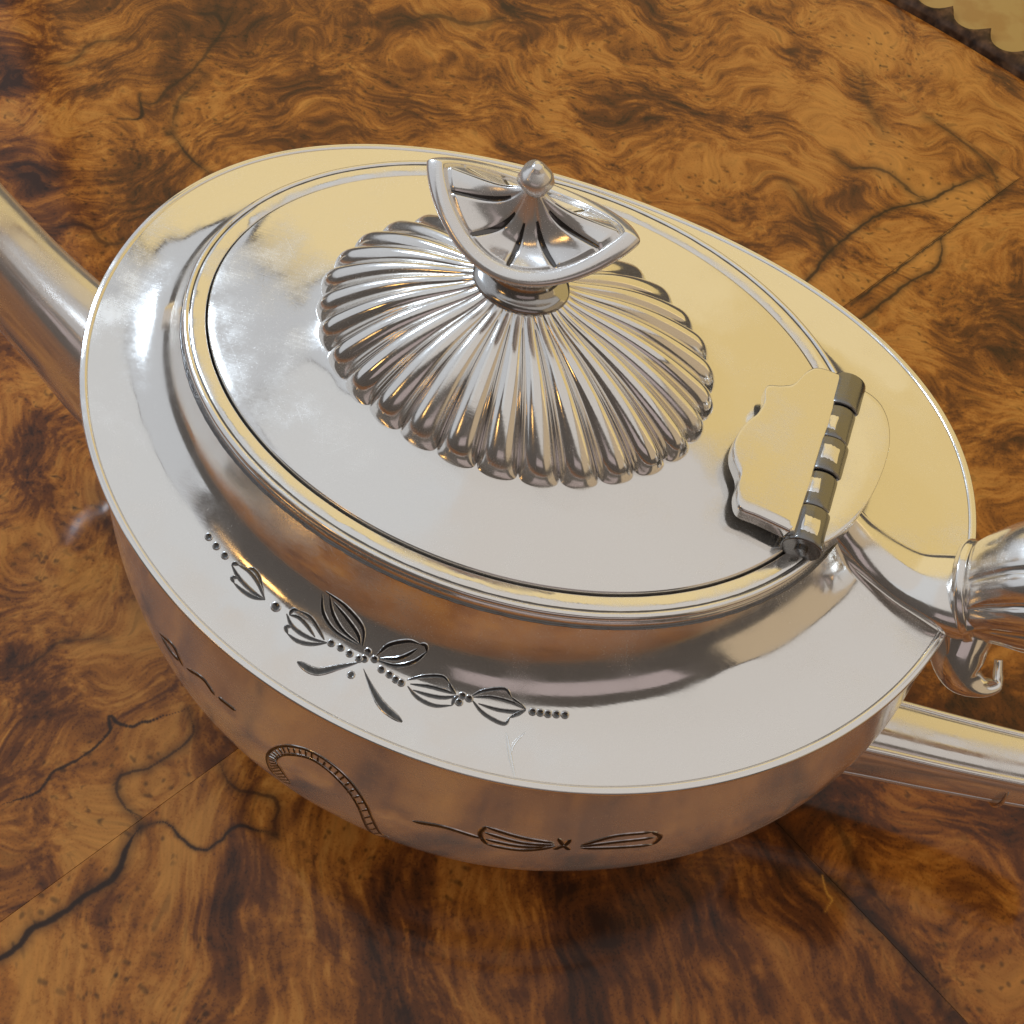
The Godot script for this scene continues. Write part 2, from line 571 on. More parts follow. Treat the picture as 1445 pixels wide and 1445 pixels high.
func vein(line: Array, width: float, depth: float, halo: float) -> void:
	var pts := []
	for k in range(0, line.size(), 2):
		pts.append(Vector3(line[k], line[k + 1], 0.0))
	var path := even_path(smooth_path(pts, 40), 0.0004)
	var n2: FastNoiseLite = wood_noise[2]
	var scale_ := WOOD_SIDE / WOOD_SPAN
	var reach := maxf(width * 1.3, halo * 1.15) + 0.0003
	var r := int(reach * scale_) + 1
	# the strongest share of the line at each pixel that it reaches
	var share := {}
	var total := path.size()
	for k in total:
		var q := path[k]
		var jitter := n2.get_noise_2d(q.x * 500.0, q.y * 500.0)
		var w := width * (1.0 + 0.5 * n2.get_noise_2d(q.y * 400.0 + 7.0, q.x * 400.0)) * clampf(minf(k, total - 1 - k) / 14.0, 0.35, 1.0)
		var px := (q.x - WOOD_MIN.x + jitter * 0.0005) * scale_
		var py := (q.y - WOOD_MIN.y + n2.get_noise_2d(q.y * 500.0, q.x * 500.0 + 50.0) * 0.0005) * scale_
		for dy in range(-r, r + 1):
			for dx in range(-r, r + 1):
				var ix := int(px) + dx
				var iy := int(py) + dy
				if ix < 0 or iy < 0 or ix >= WOOD_SIDE or iy >= WOOD_SIDE:
					continue
				var dist := Vector2(ix + 0.5 - px, iy + 0.5 - py).length() / scale_
				var core := 1.0 - smoothstep(w * 0.2, w * 0.75, dist)
				var soft := 0.0
				if halo > 0.0:
					soft = 0.5 * exp(-dist * dist / (halo * halo * 0.4))
				var value := maxf(core, soft) * absf(depth)
				if value > 0.02:
					var key := iy * WOOD_SIDE + ix
					if value > share.get(key, 0.0):
						share[key] = value
	var ink := Vector3(0.165, 0.105, 0.075) if depth > 0.0 else Vector3(0.86, 0.62, 0.26)
	for key: int in share:
		var s: float = share[key]
		for c in 3:
			wood_bytes[key * 3 + c] = int(lerpf(wood_bytes[key * 3 + c], ink[c] * 255.0, s))


func table() -> void:
	var t := Node3D.new()
	t.name = "table"
	t.position = Vector3.ZERO
	t.set_meta("label", "round table top of glossy burr walnut veneer with dark scalloped border")
	t.set_meta("category", "table")
	add_child(t)
	var wood := StandardMaterial3D.new()
	wood.resource_name = "burr_walnut"
	wood.albedo_texture = ImageTexture.create_from_image(wood_image())
	wood.roughness = 0.5
	wood.metallic_specular = 0.15
	wood.clearcoat_enabled = true
	wood.clearcoat = 0.65
	wood.clearcoat_roughness = 0.09
	var fine := NoiseTexture2D.new()
	fine.width = 512
	fine.height = 512
	fine.seamless = true
	fine.as_normal_map = true
	fine.bump_strength = 1.2
	fine.noise = noise(FastNoiseLite.TYPE_SIMPLEX_SMOOTH, 0.02, 4, 77)
	wood.normal_enabled = true
	wood.normal_texture = fine
	wood.normal_scale = 0.12
	var dark := StandardMaterial3D.new()
	dark.resource_name = "carved_dark_walnut"
	var streaks := NoiseTexture2D.new()
	streaks.width = 512
	streaks.height = 512
	streaks.seamless = true
	streaks.noise = noise(FastNoiseLite.TYPE_SIMPLEX_SMOOTH, 0.02, 5, 78)
	var ramp := Gradient.new()
	ramp.set_color(0, Color(0.022, 0.011, 0.007).linear_to_srgb())
	ramp.set_color(1, Color(0.17, 0.085, 0.042).linear_to_srgb())
	ramp.set_offset(0, 0.25)
	ramp.set_offset(1, 0.8)
	streaks.color_ramp = ramp
	dark.albedo_texture = streaks
	dark.uv1_triplanar = true
	dark.uv1_scale = Vector3(16, 16, 16)
	dark.roughness = 0.45
	dark.clearcoat_enabled = true
	dark.clearcoat = 0.12
	dark.metallic_specular = 0.25
	dark.clearcoat_roughness = 0.12
	var gold := StandardMaterial3D.new()
	gold.resource_name = "golden_walnut"
	var bright := NoiseTexture2D.new()
	bright.width = 512
	bright.height = 512
	bright.seamless = true
	bright.noise = noise(FastNoiseLite.TYPE_SIMPLEX_SMOOTH, 0.012, 5, 79)
	var ramp2 := Gradient.new()
	ramp2.set_color(0, Color(0.40, 0.20, 0.045).linear_to_srgb())
	ramp2.set_color(1, Color(0.47, 0.28, 0.08).linear_to_srgb())
	ramp2.set_offset(0, 0.3)
	ramp2.set_offset(1, 0.65)
	bright.color_ramp = ramp2
	gold.albedo_texture = bright
	gold.uv1_triplanar = true
	gold.uv1_scale = Vector3(9, 9, 9)
	gold.roughness = 0.35
	gold.clearcoat_enabled = true
	gold.clearcoat = 0.7
	gold.clearcoat_roughness = 0.15
	var top := -RIM
	# the board that the veneers lie on
	var disc := PackedVector2Array()
	for k in 160:
		disc.append(ROUND_C + Vector2.from_angle(TAU * k / 160) * 0.56)
	part("table_board", slab(disc, top - 0.022, top - 0.0006, 0.0004), dark, t)
	# three matched veneers, a hair's breadth apart, inside the crossband
	var inside := PackedVector2Array()
	for k in 240:
		inside.append(ROUND_C + Vector2.from_angle(TAU * k / 240) * 0.4329)
	var hair := 0.00006
	for s: Vector2 in [Vector2(1, 1), Vector2(1, -1), Vector2(-1, 0)]:
		var corner := JOINT_O + JOINT_V * hair * s.x + JOINT_U * hair * s.y
		var quarter := PackedVector2Array([corner, corner + JOINT_V * s.x, corner + (JOINT_V * s.x + JOINT_U * s.y), corner + JOINT_U * s.y])
		if s.y == 0.0:
			quarter = PackedVector2Array([corner - JOINT_U, corner - JOINT_U - JOINT_V, corner + JOINT_U - JOINT_V, corner + JOINT_U])
		var pieces := Geometry2D.intersect_polygons(quarter, inside)
		part("veneer_panel", slab(pieces[0], top - 0.0005, top, 0.00005), wood, t)
	ring_part("crossband", 0.43302, 0.4721, top, wood, t)
	# the carved border: a low dark moulding whose outer edge runs out into cusps
	var nu := 2400
	var rows := 12
	var pts := PackedVector3Array()
	var cusps := 206.0
	for i in nu:
		var f := TAU * i / nu
		var wave := absf(fposmod(f * cusps / TAU + 0.30, 1.0) - 0.5) * 2.0
		var outer := 0.4768 + 0.0085 * pow(wave, 2.4)
		for j in rows:
			var e := float(j) / (rows - 1)
			var rise := 0.0030 * pow(sin(PI * clampf(0.04 + 0.92 * e, 0.0, 1.0)), 0.5) * (0.75 + 0.5 * e)
			if j == 0 or j == rows - 1:
				rise = -0.0004
			var rr := lerpf(0.4722, outer, e)
			var q := ROUND_C + Vector2.from_angle(f) * rr
			pts.append(at(q.x, q.y, top + rise))
	part("carved_border", sheet(pts, nu, rows, true, true), dark, t)
	ring_part("outer_band", 0.4730, 0.555, top - 0.0001, gold, t)


func ring_part(called: String, r0: float, r1: float, top: float, m: Material, t: Node) -> void:
	var pts := PackedVector3Array()
	var uvs := PackedVector2Array()
	var nu := 480
	for i in nu:
		var d := Vector2.from_angle(TAU * i / nu)
		for r: float in [r0, r0 + 0.00003, r1 - 0.00003, r1]:
			var q := ROUND_C + d * r
			pts.append(at(q.x, q.y, top - (0.0005 if r == r0 or r == r1 else 0.0)))
			uvs.append(wood_uv(q))
	var mesh := sheet(pts, nu, 4, true, true, uvs)
	part(called, mesh, m, t)


# ---------------------------------------------------------------- the teapot

func bent(v: float, e: float) -> float:
	return signf(v) * pow(absf(v), e)


func rim_at(t: float) -> Vector3:
	return Vector3(RIM_X + RIM_A * bent(cos(t), 2.0 / 2.0729), RIM_B * bent(sin(t), 2.0 / 2.0729), RIM_WARP * cos(2.0 * t))


func ring_at(t: float, out: float, z: float) -> Vector3:
	return Vector3(LID_X + (LID_A + out) * cos(t), (LID_B + out) * sin(t), z)


func shoulder_at(t: float, s: float) -> Vector3:
	var r := rim_at(t)
	var n := ring_at(t, NECK, NECK_Z)
	var g := 0.06 * s + 0.94 * pow(s, 4.6)
	var p := r.lerp(n, s)
	p.z = lerpf(r.z, n.z, g)
	p.z -= 0.0005 * exp(-s / 0.008)
	p.z += 0.00007 * wobble.get_noise_2d(p.x, p.y) * sin(PI * s)
	return p


const FAN_Y := -0.0004
const BODY_D := [0.0, 0.014, 0.028, 0.042, 0.056, 0.070, 0.0755]
const BODY_X := [0.985, 0.99, 0.985, 0.95, 0.85, 0.66, 0.56]
const BODY_Y := [0.985, 1.03, 1.07, 1.06, 0.97, 0.75, 0.62]


func spline(xs: Array, ys: Array, x: float) -> float:
	var n := xs.size()
	var i := 0
	while i < n - 2 and x > xs[i + 1]:
		i += 1
	var t: float = (x - xs[i]) / (xs[i + 1] - xs[i])
	var before: float = ys[i - 1] if i > 0 else 2.0 * ys[0] - ys[1]
	var after: float = ys[i + 2] if i + 2 < n else 2.0 * ys[n - 1] - ys[n - 2]
	return cubic_interpolate(ys[i], ys[i + 1], before, after, t)


func body_at(t: float, d: float) -> Vector3:
	var r := rim_at(t)
	var fuller := 0.06 * smoothstep(0.3, 1.0, cos(t)) * sin(PI * clampf(d / 0.075, 0.0, 1.0))
	return Vector3(RIM_X + (r.x - RIM_X) * (spline(BODY_D, BODY_X, d) + fuller), r.y * spline(BODY_D, BODY_Y, d), r.z * clampf(1.0 - d / 0.07, 0.0, 1.0) - d)


func put(p: Vector3) -> Vector3:
	return at(p.x, p.y, p.z)


func teapot() -> void:
	var pot := Node3D.new()
	pot.name = "teapot"
	pot.set_meta("label", "polished oval silver teapot with a fluted domed lid, standing on burr walnut")
	pot.set_meta("category", "teapot")
	add_child(pot)
	body(pot)
	shoulder(pot)
	neck(pot)
	lid(pot)
	finial(pot)
	hinge(pot)
	spout(pot)
	handle(pot)


func body(pot: Node3D) -> void:
	var rows := 70
	var b := part("body", revolve(480, rows, func(t: float, j: int) -> Vector3:
		return put(body_at(t, 0.0006 + 0.0749 * j / (rows - 1)))), body_silver, pot)
	var foot := [[0.56, -0.0754], [0.555, -0.0762], [0.545, -0.0768], [0.545, -0.0776], [0.555, -0.0782], [0.575, -0.0786], [0.585, -0.0792], [0.585, -0.0798], [0.57, -0.08], [0.5, -0.08], [0.0, -0.0795]]
	part("foot", revolve(240, foot.size(), func(t: float, j: int) -> Vector3:
		var r := rim_at(t)
		return at(RIM_X + (r.x - RIM_X) * foot[j][0], r.y * foot[j][0] * 1.1, foot[j][1])), silver, pot)
	# bright-cut work on the side: a roundel, and a spray of husks tied in the middle
	for e in [[4.5164, 0.0362, 4.4871, 0.0331, 4.4871, 0.0259, 4.5254, 0.0193, 4.5931, 0.0156, 4.6676, 0.0172, 4.7240, 0.0238, 4.7601, 0.0357, 4.7804, 0.0369],
			[4.5435, 0.0331, 4.5186, 0.0282, 4.5096, 0.0256, 4.5367, 0.0212, 4.5954, 0.0179, 4.6563, 0.0196, 4.7082, 0.0256, 4.7420, 0.0402, 4.7804, 0.0369]]:
		part("engraved_roundel", stroke(e, 0.00042, body_at, false, true), cut_silver, b)
	for k in 34:   # short cuts across the roundel's border
		var f := k / 33.0
		var o := along_pairs([4.5164, 0.0362, 4.4871, 0.0331, 4.4871, 0.0259, 4.5254, 0.0193, 4.5931, 0.0156, 4.6676, 0.0172, 4.7240, 0.0238, 4.7601, 0.0357], f)
		var i := along_pairs([4.5435, 0.0331, 4.5186, 0.0282, 4.5096, 0.0256, 4.5367, 0.0212, 4.5954, 0.0179, 4.6563, 0.0196, 4.7082, 0.0256, 4.7420, 0.0402], f)
		part("engraved_cut", stroke([o.x, o.y, i.x, i.y], 0.0003, body_at, false, true), cut_silver, b)
	for e in [[4.8255, 0.0235, 4.8932, 0.0221, 4.9789, 0.0231], [4.9767, 0.0186, 5.0601, 0.0205, 5.1301, 0.0214], [4.9789, 0.0207, 5.0647, 0.0224, 5.1323, 0.0221],
			[4.9925, 0.0252, 5.0714, 0.0254, 5.1346, 0.0228], [4.9834, 0.0231, 5.0669, 0.0238, 5.1346, 0.0226], [5.1888, 0.0219, 5.2542, 0.0186, 5.3332, 0.0182],
			[5.1888, 0.0224, 5.2610, 0.0210, 5.3444, 0.0205], [5.1910, 0.0231, 5.2677, 0.0233, 5.3489, 0.0235], [5.1346, 0.0196, 5.1527, 0.0219, 5.1617, 0.0198],
			[5.1346, 0.0240, 5.1527, 0.0225, 5.1700, 0.0240], [4.9767, 0.0186, 4.9700, 0.0215, 4.9925, 0.0252], [5.3332, 0.0182, 5.3560, 0.0205, 5.3489, 0.0235],
			[4.1170, 0.0219, 4.1802, 0.0196, 4.2163, 0.0224], [4.1261, 0.0221, 4.1689, 0.0228, 4.2005, 0.0221], [4.3404, 0.0200, 4.3945, 0.0193],
			[4.2300, 0.0215, 4.2900, 0.0190, 4.3300, 0.0205]]:
		part("engraved_leaf", stroke(e, 0.00058, body_at, false, true), cut_silver, b)


func along_pairs(line: Array, f: float) -> Vector2:
	var n := line.size() / 2
	var k := mini(int(f * (n - 1)), n - 2)
	var t := f * (n - 1) - k
	return Vector2(line[k * 2], line[k * 2 + 1]).lerp(Vector2(line[k * 2 + 2], line[k * 2 + 3]), t)


# A cut in the metal: a valley between two raised lips that tapers at its ends and follows the surface on(t, s).
func stroke(line: Array, width: float, on: Callable, fat := false, even := false) -> ArrayMesh:
	var pts := []
	for k in range(0, line.size(), 2):
		pts.append(Vector3(line[k], line[k + 1], 0.0))
	var path := smooth_path(pts, 8)
	var n := path.size()
	var where := []
	for k in n:
		where.append(on.call(path[k].x, path[k].y))
	var out := PackedVector3Array()
	for k in n:
		var f := float(k) / (n - 1)
		var p: Vector3 = where[k]
		var ahead: Vector3 = (where[mini(k + 1, n - 1)] - where[maxi(k - 1, 0)]).normalized()
		var e := 0.0005
		var e2 := 0.01 if on == shoulder_at else 0.0004
		var here := path[k]
		var du: Vector3 = on.call(here.x + 0.004, here.y) - on.call(here.x - 0.004, here.y)
		var dv: Vector3 = on.call(here.x, here.y + e2) - on.call(here.x, here.y - e2)
		var up := du.cross(dv).normalized()
		if up.dot(Vector3(p.x * 0.3, p.y * 0.6, 0.02 if on != shoulder_at else 1.0)) < 0.0:
			up = -up
		var side := ahead.cross(up).normalized()
		var taper := pow(sin(PI * clampf(f, 0.02, 0.98)), 0.5)
		if even:
			taper = clampf(minf(f, 1.0 - f) * 8.0 + 0.25, 0.0, 1.0)
		if fat:
			taper = pow(sin(PI * clampf(pow(f, 0.6), 0.04, 0.985)), 0.8) * 1.25
		var w := width * taper
		for j in 7:
			var a: float = [-1.0, -0.72, -0.55, 0.0, 0.55, 0.72, 1.0][j]
			var h: float = [-0.00004, 0.00013, 0.00013, 0.00002, 0.00013, 0.00013, -0.00004][j]
			var q := p + side * a * w + up * h * clampf(taper, 0.4, 1.0)
			out.append(put(q))
	return sheet(out, n, 7, false, true, PackedVector2Array(), cut_tints(n, 7))


# Bright lips and a blackened bottom, worn unevenly along the cut.
func cut_tints(n: int, across: int) -> PackedColorArray:
	var out := PackedColorArray()
	for k in n:
		for j in across:
			var depth: float = [0.85, 0.8, 0.16, 0.10, 0.16, 0.8, 0.85][j] if across == 7 else [0.85, 0.8, 0.2, 0.12, 0.12][j]
			var wear := 0.9 + 0.5 * wobble.get_noise_2d(k * 0.02 + n, j * 0.03)
			var v := clampf(depth * wear, 0.05, 0.9)
			out.append(Color(v, v * 0.97, v * 0.94))
	return out


# A round punch mark: a shallow cup in a raised ring.
func punch(t: float, s: float, radius: float) -> ArrayMesh:
	var c := shoulder_at(t, s)
	var du := (shoulder_at(t + 0.004, s) - shoulder_at(t - 0.004, s)).normalized()
	var dv := (shoulder_at(t, s + 0.01) - shoulder_at(t, s - 0.01)).normalized()
	var up := du.cross(dv).normalized()
	if up.z < 0.0:
		up = -up
	var side := du
	var front := up.cross(side)
	var out := PackedVector3Array()
	for i in 18:
		var w := TAU * i / 18
		for j in 5:
			var r: float = [1.0, 0.78, 0.6, 0.3, 0.0][j] * radius
			var h: float = [-0.00004, 0.00016, 0.00014, 0.00003, 0.00001][j]
			out.append(put(c + side * cos(w) * r + front * sin(w) * r + up * h))
	return sheet(out, 18, 5, true, false, PackedVector2Array(), cut_tints(18, 5))


func shoulder(pot: Node3D) -> void:
	var rows := 72
	var s := part("shoulder", revolve(720, rows, func(t: float, j: int) -> Vector3:
		return put(shoulder_at(t, float(j) / (rows - 1)))), silver, pot)
	# the rim: a fine double wire along the shoulder's edge
	var section := 20
	part("rim_wire", revolve(720, section + 1, func(t: float, j: int) -> Vector3:
		var p := rim_at(t)
		var out := Vector3(cos(t) / RIM_A, sin(t) / RIM_B, 0.0).normalized()
		var a := TAU * j / section
		var ripple := 1.0 - 0.30 * exp(-pow((fposmod(a - 1.2, TAU)) / 0.22, 2.0))
		return put(p + (out * cos(a) * 0.0008 + Vector3(0, 0, sin(a) * 0.00065)) * ripple - Vector3(0, 0, 0.0003)), true), silver, pot)
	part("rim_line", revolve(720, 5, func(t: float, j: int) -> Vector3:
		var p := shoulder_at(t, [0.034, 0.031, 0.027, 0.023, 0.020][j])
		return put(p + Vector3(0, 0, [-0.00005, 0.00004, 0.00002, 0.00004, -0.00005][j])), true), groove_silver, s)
	for e in [[4.2456, 0.538, 4.2817, 0.508, 4.3291, 0.502, 4.3675, 0.518], [4.2592, 0.577, 4.2930, 0.600, 4.3291, 0.580, 4.3675, 0.518],
			[4.2817, 0.449, 4.3111, 0.452, 4.3404, 0.472, 4.3675, 0.518], [4.2817, 0.603, 4.2975, 0.633, 4.3246, 0.616, 4.3630, 0.525],
			[4.2456, 0.538, 4.2500, 0.565, 4.2592, 0.577], [4.2817, 0.508, 4.2700, 0.470, 4.2817, 0.449],
			[4.4306, 0.538, 4.4600, 0.485, 4.5028, 0.482, 4.5525, 0.528], [4.4510, 0.610, 4.4848, 0.620, 4.5186, 0.577, 4.5412, 0.534],
			[4.4600, 0.413, 4.4871, 0.410, 4.5164, 0.446, 4.5480, 0.518], [4.4374, 0.544, 4.4622, 0.570, 4.4893, 0.554, 4.5186, 0.515],
			[4.4600, 0.485, 4.4480, 0.450, 4.4600, 0.413], [4.4374, 0.544, 4.4390, 0.590, 4.4510, 0.610]]:
		part("engraved_bud", stroke(e, 0.00045, shoulder_at), cut_silver, s)
	for e in [[4.4893, 0.787, 4.5096, 0.698, 4.5525, 0.633, 4.6179, 0.623], [4.5096, 0.803, 4.5322, 0.728, 4.5728, 0.662, 4.6202, 0.636],
			[4.4961, 0.810, 4.5615, 0.797, 4.6157, 0.741, 4.6315, 0.633], [4.5254, 0.784, 4.5705, 0.744, 4.6089, 0.692, 4.6247, 0.633],
			[4.6676, 0.607, 4.6901, 0.711, 4.7330, 0.777, 4.7646, 0.787], [4.6766, 0.590, 4.7149, 0.603, 4.7555, 0.672, 4.7849, 0.761],
			[4.6811, 0.610, 4.7217, 0.662, 4.7601, 0.757], [4.7646, 0.787, 4.7790, 0.790, 4.7849, 0.761]]:
		part("engraved_bow", stroke(e, 0.00048, shoulder_at), cut_silver, s)
	for e in [[4.5141, 0.266, 4.5593, 0.279, 4.5999, 0.407, 4.6427, 0.534], [4.7623, 0.216, 4.7194, 0.272, 4.6901, 0.354, 4.6518, 0.485]]:
		part("engraved_ribbon", stroke(e, 0.00065, shoulder_at, true), cut_silver, s)
	for e in [[4.7510, 0.544, 4.7871, 0.610, 4.8300, 0.649, 4.8503, 0.623], [4.7601, 0.525, 4.8029, 0.554, 4.8390, 0.561, 4.8684, 0.561],
			[4.7555, 0.502, 4.7826, 0.446, 4.8210, 0.430, 4.8616, 0.472], [4.7691, 0.489, 4.8052, 0.492, 4.8413, 0.511, 4.8751, 0.557],
			[4.8503, 0.623, 4.8560, 0.590, 4.8684, 0.561], [4.8616, 0.472, 4.8660, 0.520, 4.8751, 0.557],
			[4.9067, 0.580, 4.9338, 0.633, 4.9834, 0.672, 5.0015, 0.626], [4.9090, 0.574, 4.9541, 0.603, 5.0037, 0.593, 5.0353, 0.561],
			[4.9067, 0.554, 4.9361, 0.475, 4.9812, 0.430, 4.9970, 0.485], [4.9225, 0.538, 4.9676, 0.525, 5.0105, 0.534, 5.0353, 0.557],
			[5.0015, 0.626, 5.0200, 0.590, 5.0353, 0.561], [4.9970, 0.485, 5.0150, 0.520, 5.0353, 0.557]]:
		part("engraved_leaf", stroke(e, 0.00042, shoulder_at), cut_silver, s)
	part("painted_glint", stroke([4.9879, 0.371, 4.9925, 0.22, 5.0015, 0.026], 0.00035, shoulder_at), glint_silver, s)  # pale tick: a reflected glint drawn as two light strokes
	part("painted_glint", stroke([5.0308, 0.397, 5.0050, 0.30, 4.9935, 0.20], 0.00025, shoulder_at), glint_silver, s)
	var dots := [4.1509, 0.548, 4.1825, 0.548, 4.2163, 0.551, 4.3991, 0.531, 4.5593, 0.541, 4.5841, 0.548, 4.6089, 0.541, 4.6337, 0.538, 4.6472, 0.616, 4.6450, 0.557, 4.6676, 0.587, 4.6315, 0.397, 4.6901, 0.541,
		4.7104, 0.531, 4.7262, 0.515, 4.7398, 0.508, 4.8774, 0.511, 4.8842, 0.564, 4.9000, 0.557, 5.0511, 0.551, 5.0692, 0.551, 5.0872, 0.548, 5.1075, 0.551, 5.1278, 0.551]
	for k in range(0, dots.size(), 2):
		var n := k / 2
		part("engraved_dot", punch(dots[k], dots[k + 1], 0.0010 if n == 3 else (0.0008 if n < 3 else 0.00075)), cut_silver, s)


func neck(pot: Node3D) -> void:
	# from the foot of the shoulder: a fillet, a half-round bead, then a band dished towards the lid, and the seam
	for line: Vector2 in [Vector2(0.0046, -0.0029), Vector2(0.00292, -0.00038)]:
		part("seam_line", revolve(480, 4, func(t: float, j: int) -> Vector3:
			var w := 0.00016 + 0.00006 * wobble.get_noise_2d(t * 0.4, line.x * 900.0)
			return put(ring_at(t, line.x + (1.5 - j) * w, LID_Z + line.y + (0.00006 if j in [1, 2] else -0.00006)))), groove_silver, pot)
	var pr := [[0.0046, -0.0034], [0.0042, -0.0026], [0.00405, -0.0022], [0.0041, -0.0020]]
	for k in 12:
		var w := lerpf(-1.3, 1.75, k / 11.0)
		pr.append([0.0034 + 0.00085 * cos(w), -0.0010 + 0.00085 * sin(w)])
	pr.append_array([[0.00300, -0.00042], [0.00285, -0.00046], [0.0027, -0.00034], [0.0022, -0.00024], [0.0012, -0.00034], [0.0004, -0.00048], [0.00028, -0.00052], [0.00022, -0.0007], [0.0002, -0.002], [0.0002, -0.006]])
	part("neck_moulding", revolve(600, pr.size(), func(t: float, j: int) -> Vector3:
		var p := ring_at(t, pr[j][0], LID_Z + pr[j][1])
		p.z += 0.00005 * wobble.get_noise_2d(p.x * 2.0, p.y * 2.0)
		return put(p)), silver, pot)


func dome_base(t: float) -> Vector3:
	return Vector3(0.0008 + 0.0338 * cos(t), 0.0248 * sin(t), LID_Z + 0.0027)


func lid(pot: Node3D) -> void:
	var rows := 44
	var l := part("lid", revolve(480, rows, func(t: float, j: int) -> Vector3:
		var edge := ring_at(t, -0.0001, 0.0)
		var hub := Vector3(LID_X * 0.5, 0.0, 0.0)
		var z := LID_Z
		var s := 0.0
		if j < 4:
			z = LID_Z + [-0.004, -0.0009, -0.00035, -0.0001][j]
			s = [0.0, 0.0, 0.0012, 0.004][j]
		else:
			s = lerpf(0.008, 1.0, (j - 4) / float(rows - 5))
			z = LID_Z + 0.0048 * (1.0 - pow(1.0 - s, 1.8)) + 0.0006 * exp(-pow((s - 0.42) / 0.05, 2.0))
		var p := edge.lerp(hub, s)
		z += 0.00006 * wobble.get_noise_2d(p.x + 9.0, p.y) * clampf(s * 6.0, 0.0, 1.0)
		return at(p.x, p.y, z)), silver, pot)
	# gadroons: convex lobes that fan out from the collar and end in rounded tips
	var lobes := 30
	var per := 20
	var gr := 46
	var rng := RandomNumberGenerator.new()
	rng.seed = 7
	var uneven := []
	for k in lobes:
		uneven.append(rng.randf_range(0.93, 1.06))
	part("gadrooned_dome", revolve(lobes * per, gr, func(t: float, j: int) -> Vector3:
		var lobe := t / TAU * lobes
		var u := absf(fposmod(lobe, 1.0) - 0.5) * 2.0
		var bulge := sqrt(maxf(0.0, 1.0 - u * u * 0.985)) * float(uneven[int(lobe) % lobes])
		var s := float(j) / (gr - 1)
		var base := dome_base(t)
		var c := Vector3(0.0, 0.0008, 0.0)
		var out := Vector3(cos(t) * 0.6, sin(t), 0.0).normalized()
		s = minf(1.0, j / float(gr - 3))
		s = 1.0 - pow(1.0 - s, 1.5)
		var tip := sqrt(maxf(0.0, 1.0 - pow(maxf(0.0, (s - 0.84) / 0.16), 2.0)))
		var r := lerpf(0.20, 0.975 + 0.045 * bulge, s)
		var z := base.z + 0.0134 * (1.0 - pow(s, 2.0)) + 0.0032 * exp(-s / 0.13)
		var amp := 0.0034 * pow(s, 0.75) * tip
		var lean := clampf(s * 0.9, 0.0, 0.8)
		var p := Vector3(c.x + (base.x - c.x) * r, c.y + (base.y - c.y) * r, 0.0) + out * bulge * amp * lean * 0.7
		z += bulge * amp * (1.0 - 0.3 * lean)
		if j > gr - 4:
			z -= 0.0007 * (j - gr + 4)
		return at(p.x, p.y, z)), silver, l)
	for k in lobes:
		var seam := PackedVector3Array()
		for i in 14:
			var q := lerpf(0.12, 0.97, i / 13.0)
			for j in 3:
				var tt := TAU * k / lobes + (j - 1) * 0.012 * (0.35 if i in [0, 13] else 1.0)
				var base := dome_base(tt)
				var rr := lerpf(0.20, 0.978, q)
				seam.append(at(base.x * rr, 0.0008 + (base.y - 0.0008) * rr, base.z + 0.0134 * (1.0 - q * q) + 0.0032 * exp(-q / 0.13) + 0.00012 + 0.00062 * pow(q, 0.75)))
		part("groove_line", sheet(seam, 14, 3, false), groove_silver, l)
	var spool := [[1.30, 0.0300], [1.32, 0.0310], [1.24, 0.0318], [1.05, 0.0322], [1.02, 0.0325], [1.10, 0.0329], [1.17, 0.0335], [1.15, 0.0341], [1.02, 0.0346], [0.90, 0.0349], [0.80, 0.0356], [0.74, 0.0366], [0.74, 0.0378], [0.80, 0.0392], [0.92, 0.0406], [1.05, 0.0420]]
	part("collar", revolve(96, spool.size(), func(t: float, j: int) -> Vector3:
		return at(0.0068 * spool[j][0] * cos(t), 0.0004 + 0.0053 * spool[j][0] * sin(t), spool[j][1])), collar_silver, l)


func finial_rim(t: float) -> Vector3:
	var c := cos(t)
	return Vector3(0.0166 * c, FAN_Y + 0.0104 * sin(t) * pow(absf(sin(t)), 0.55), 0.0466 + 0.0062 * c * c)


# A point of the rim moved towards the middle by so much, kept inside near the pointed ends.
func fan_inset(t: float, by: float) -> Vector3:
	var p := finial_rim(t)
	var kx := 1.0 - by * 1.15 / 0.0166
	var ky := 1.0 - by / 0.0104
	return Vector3(p.x * kx, FAN_Y + (p.y - FAN_Y) * ky, p.z)


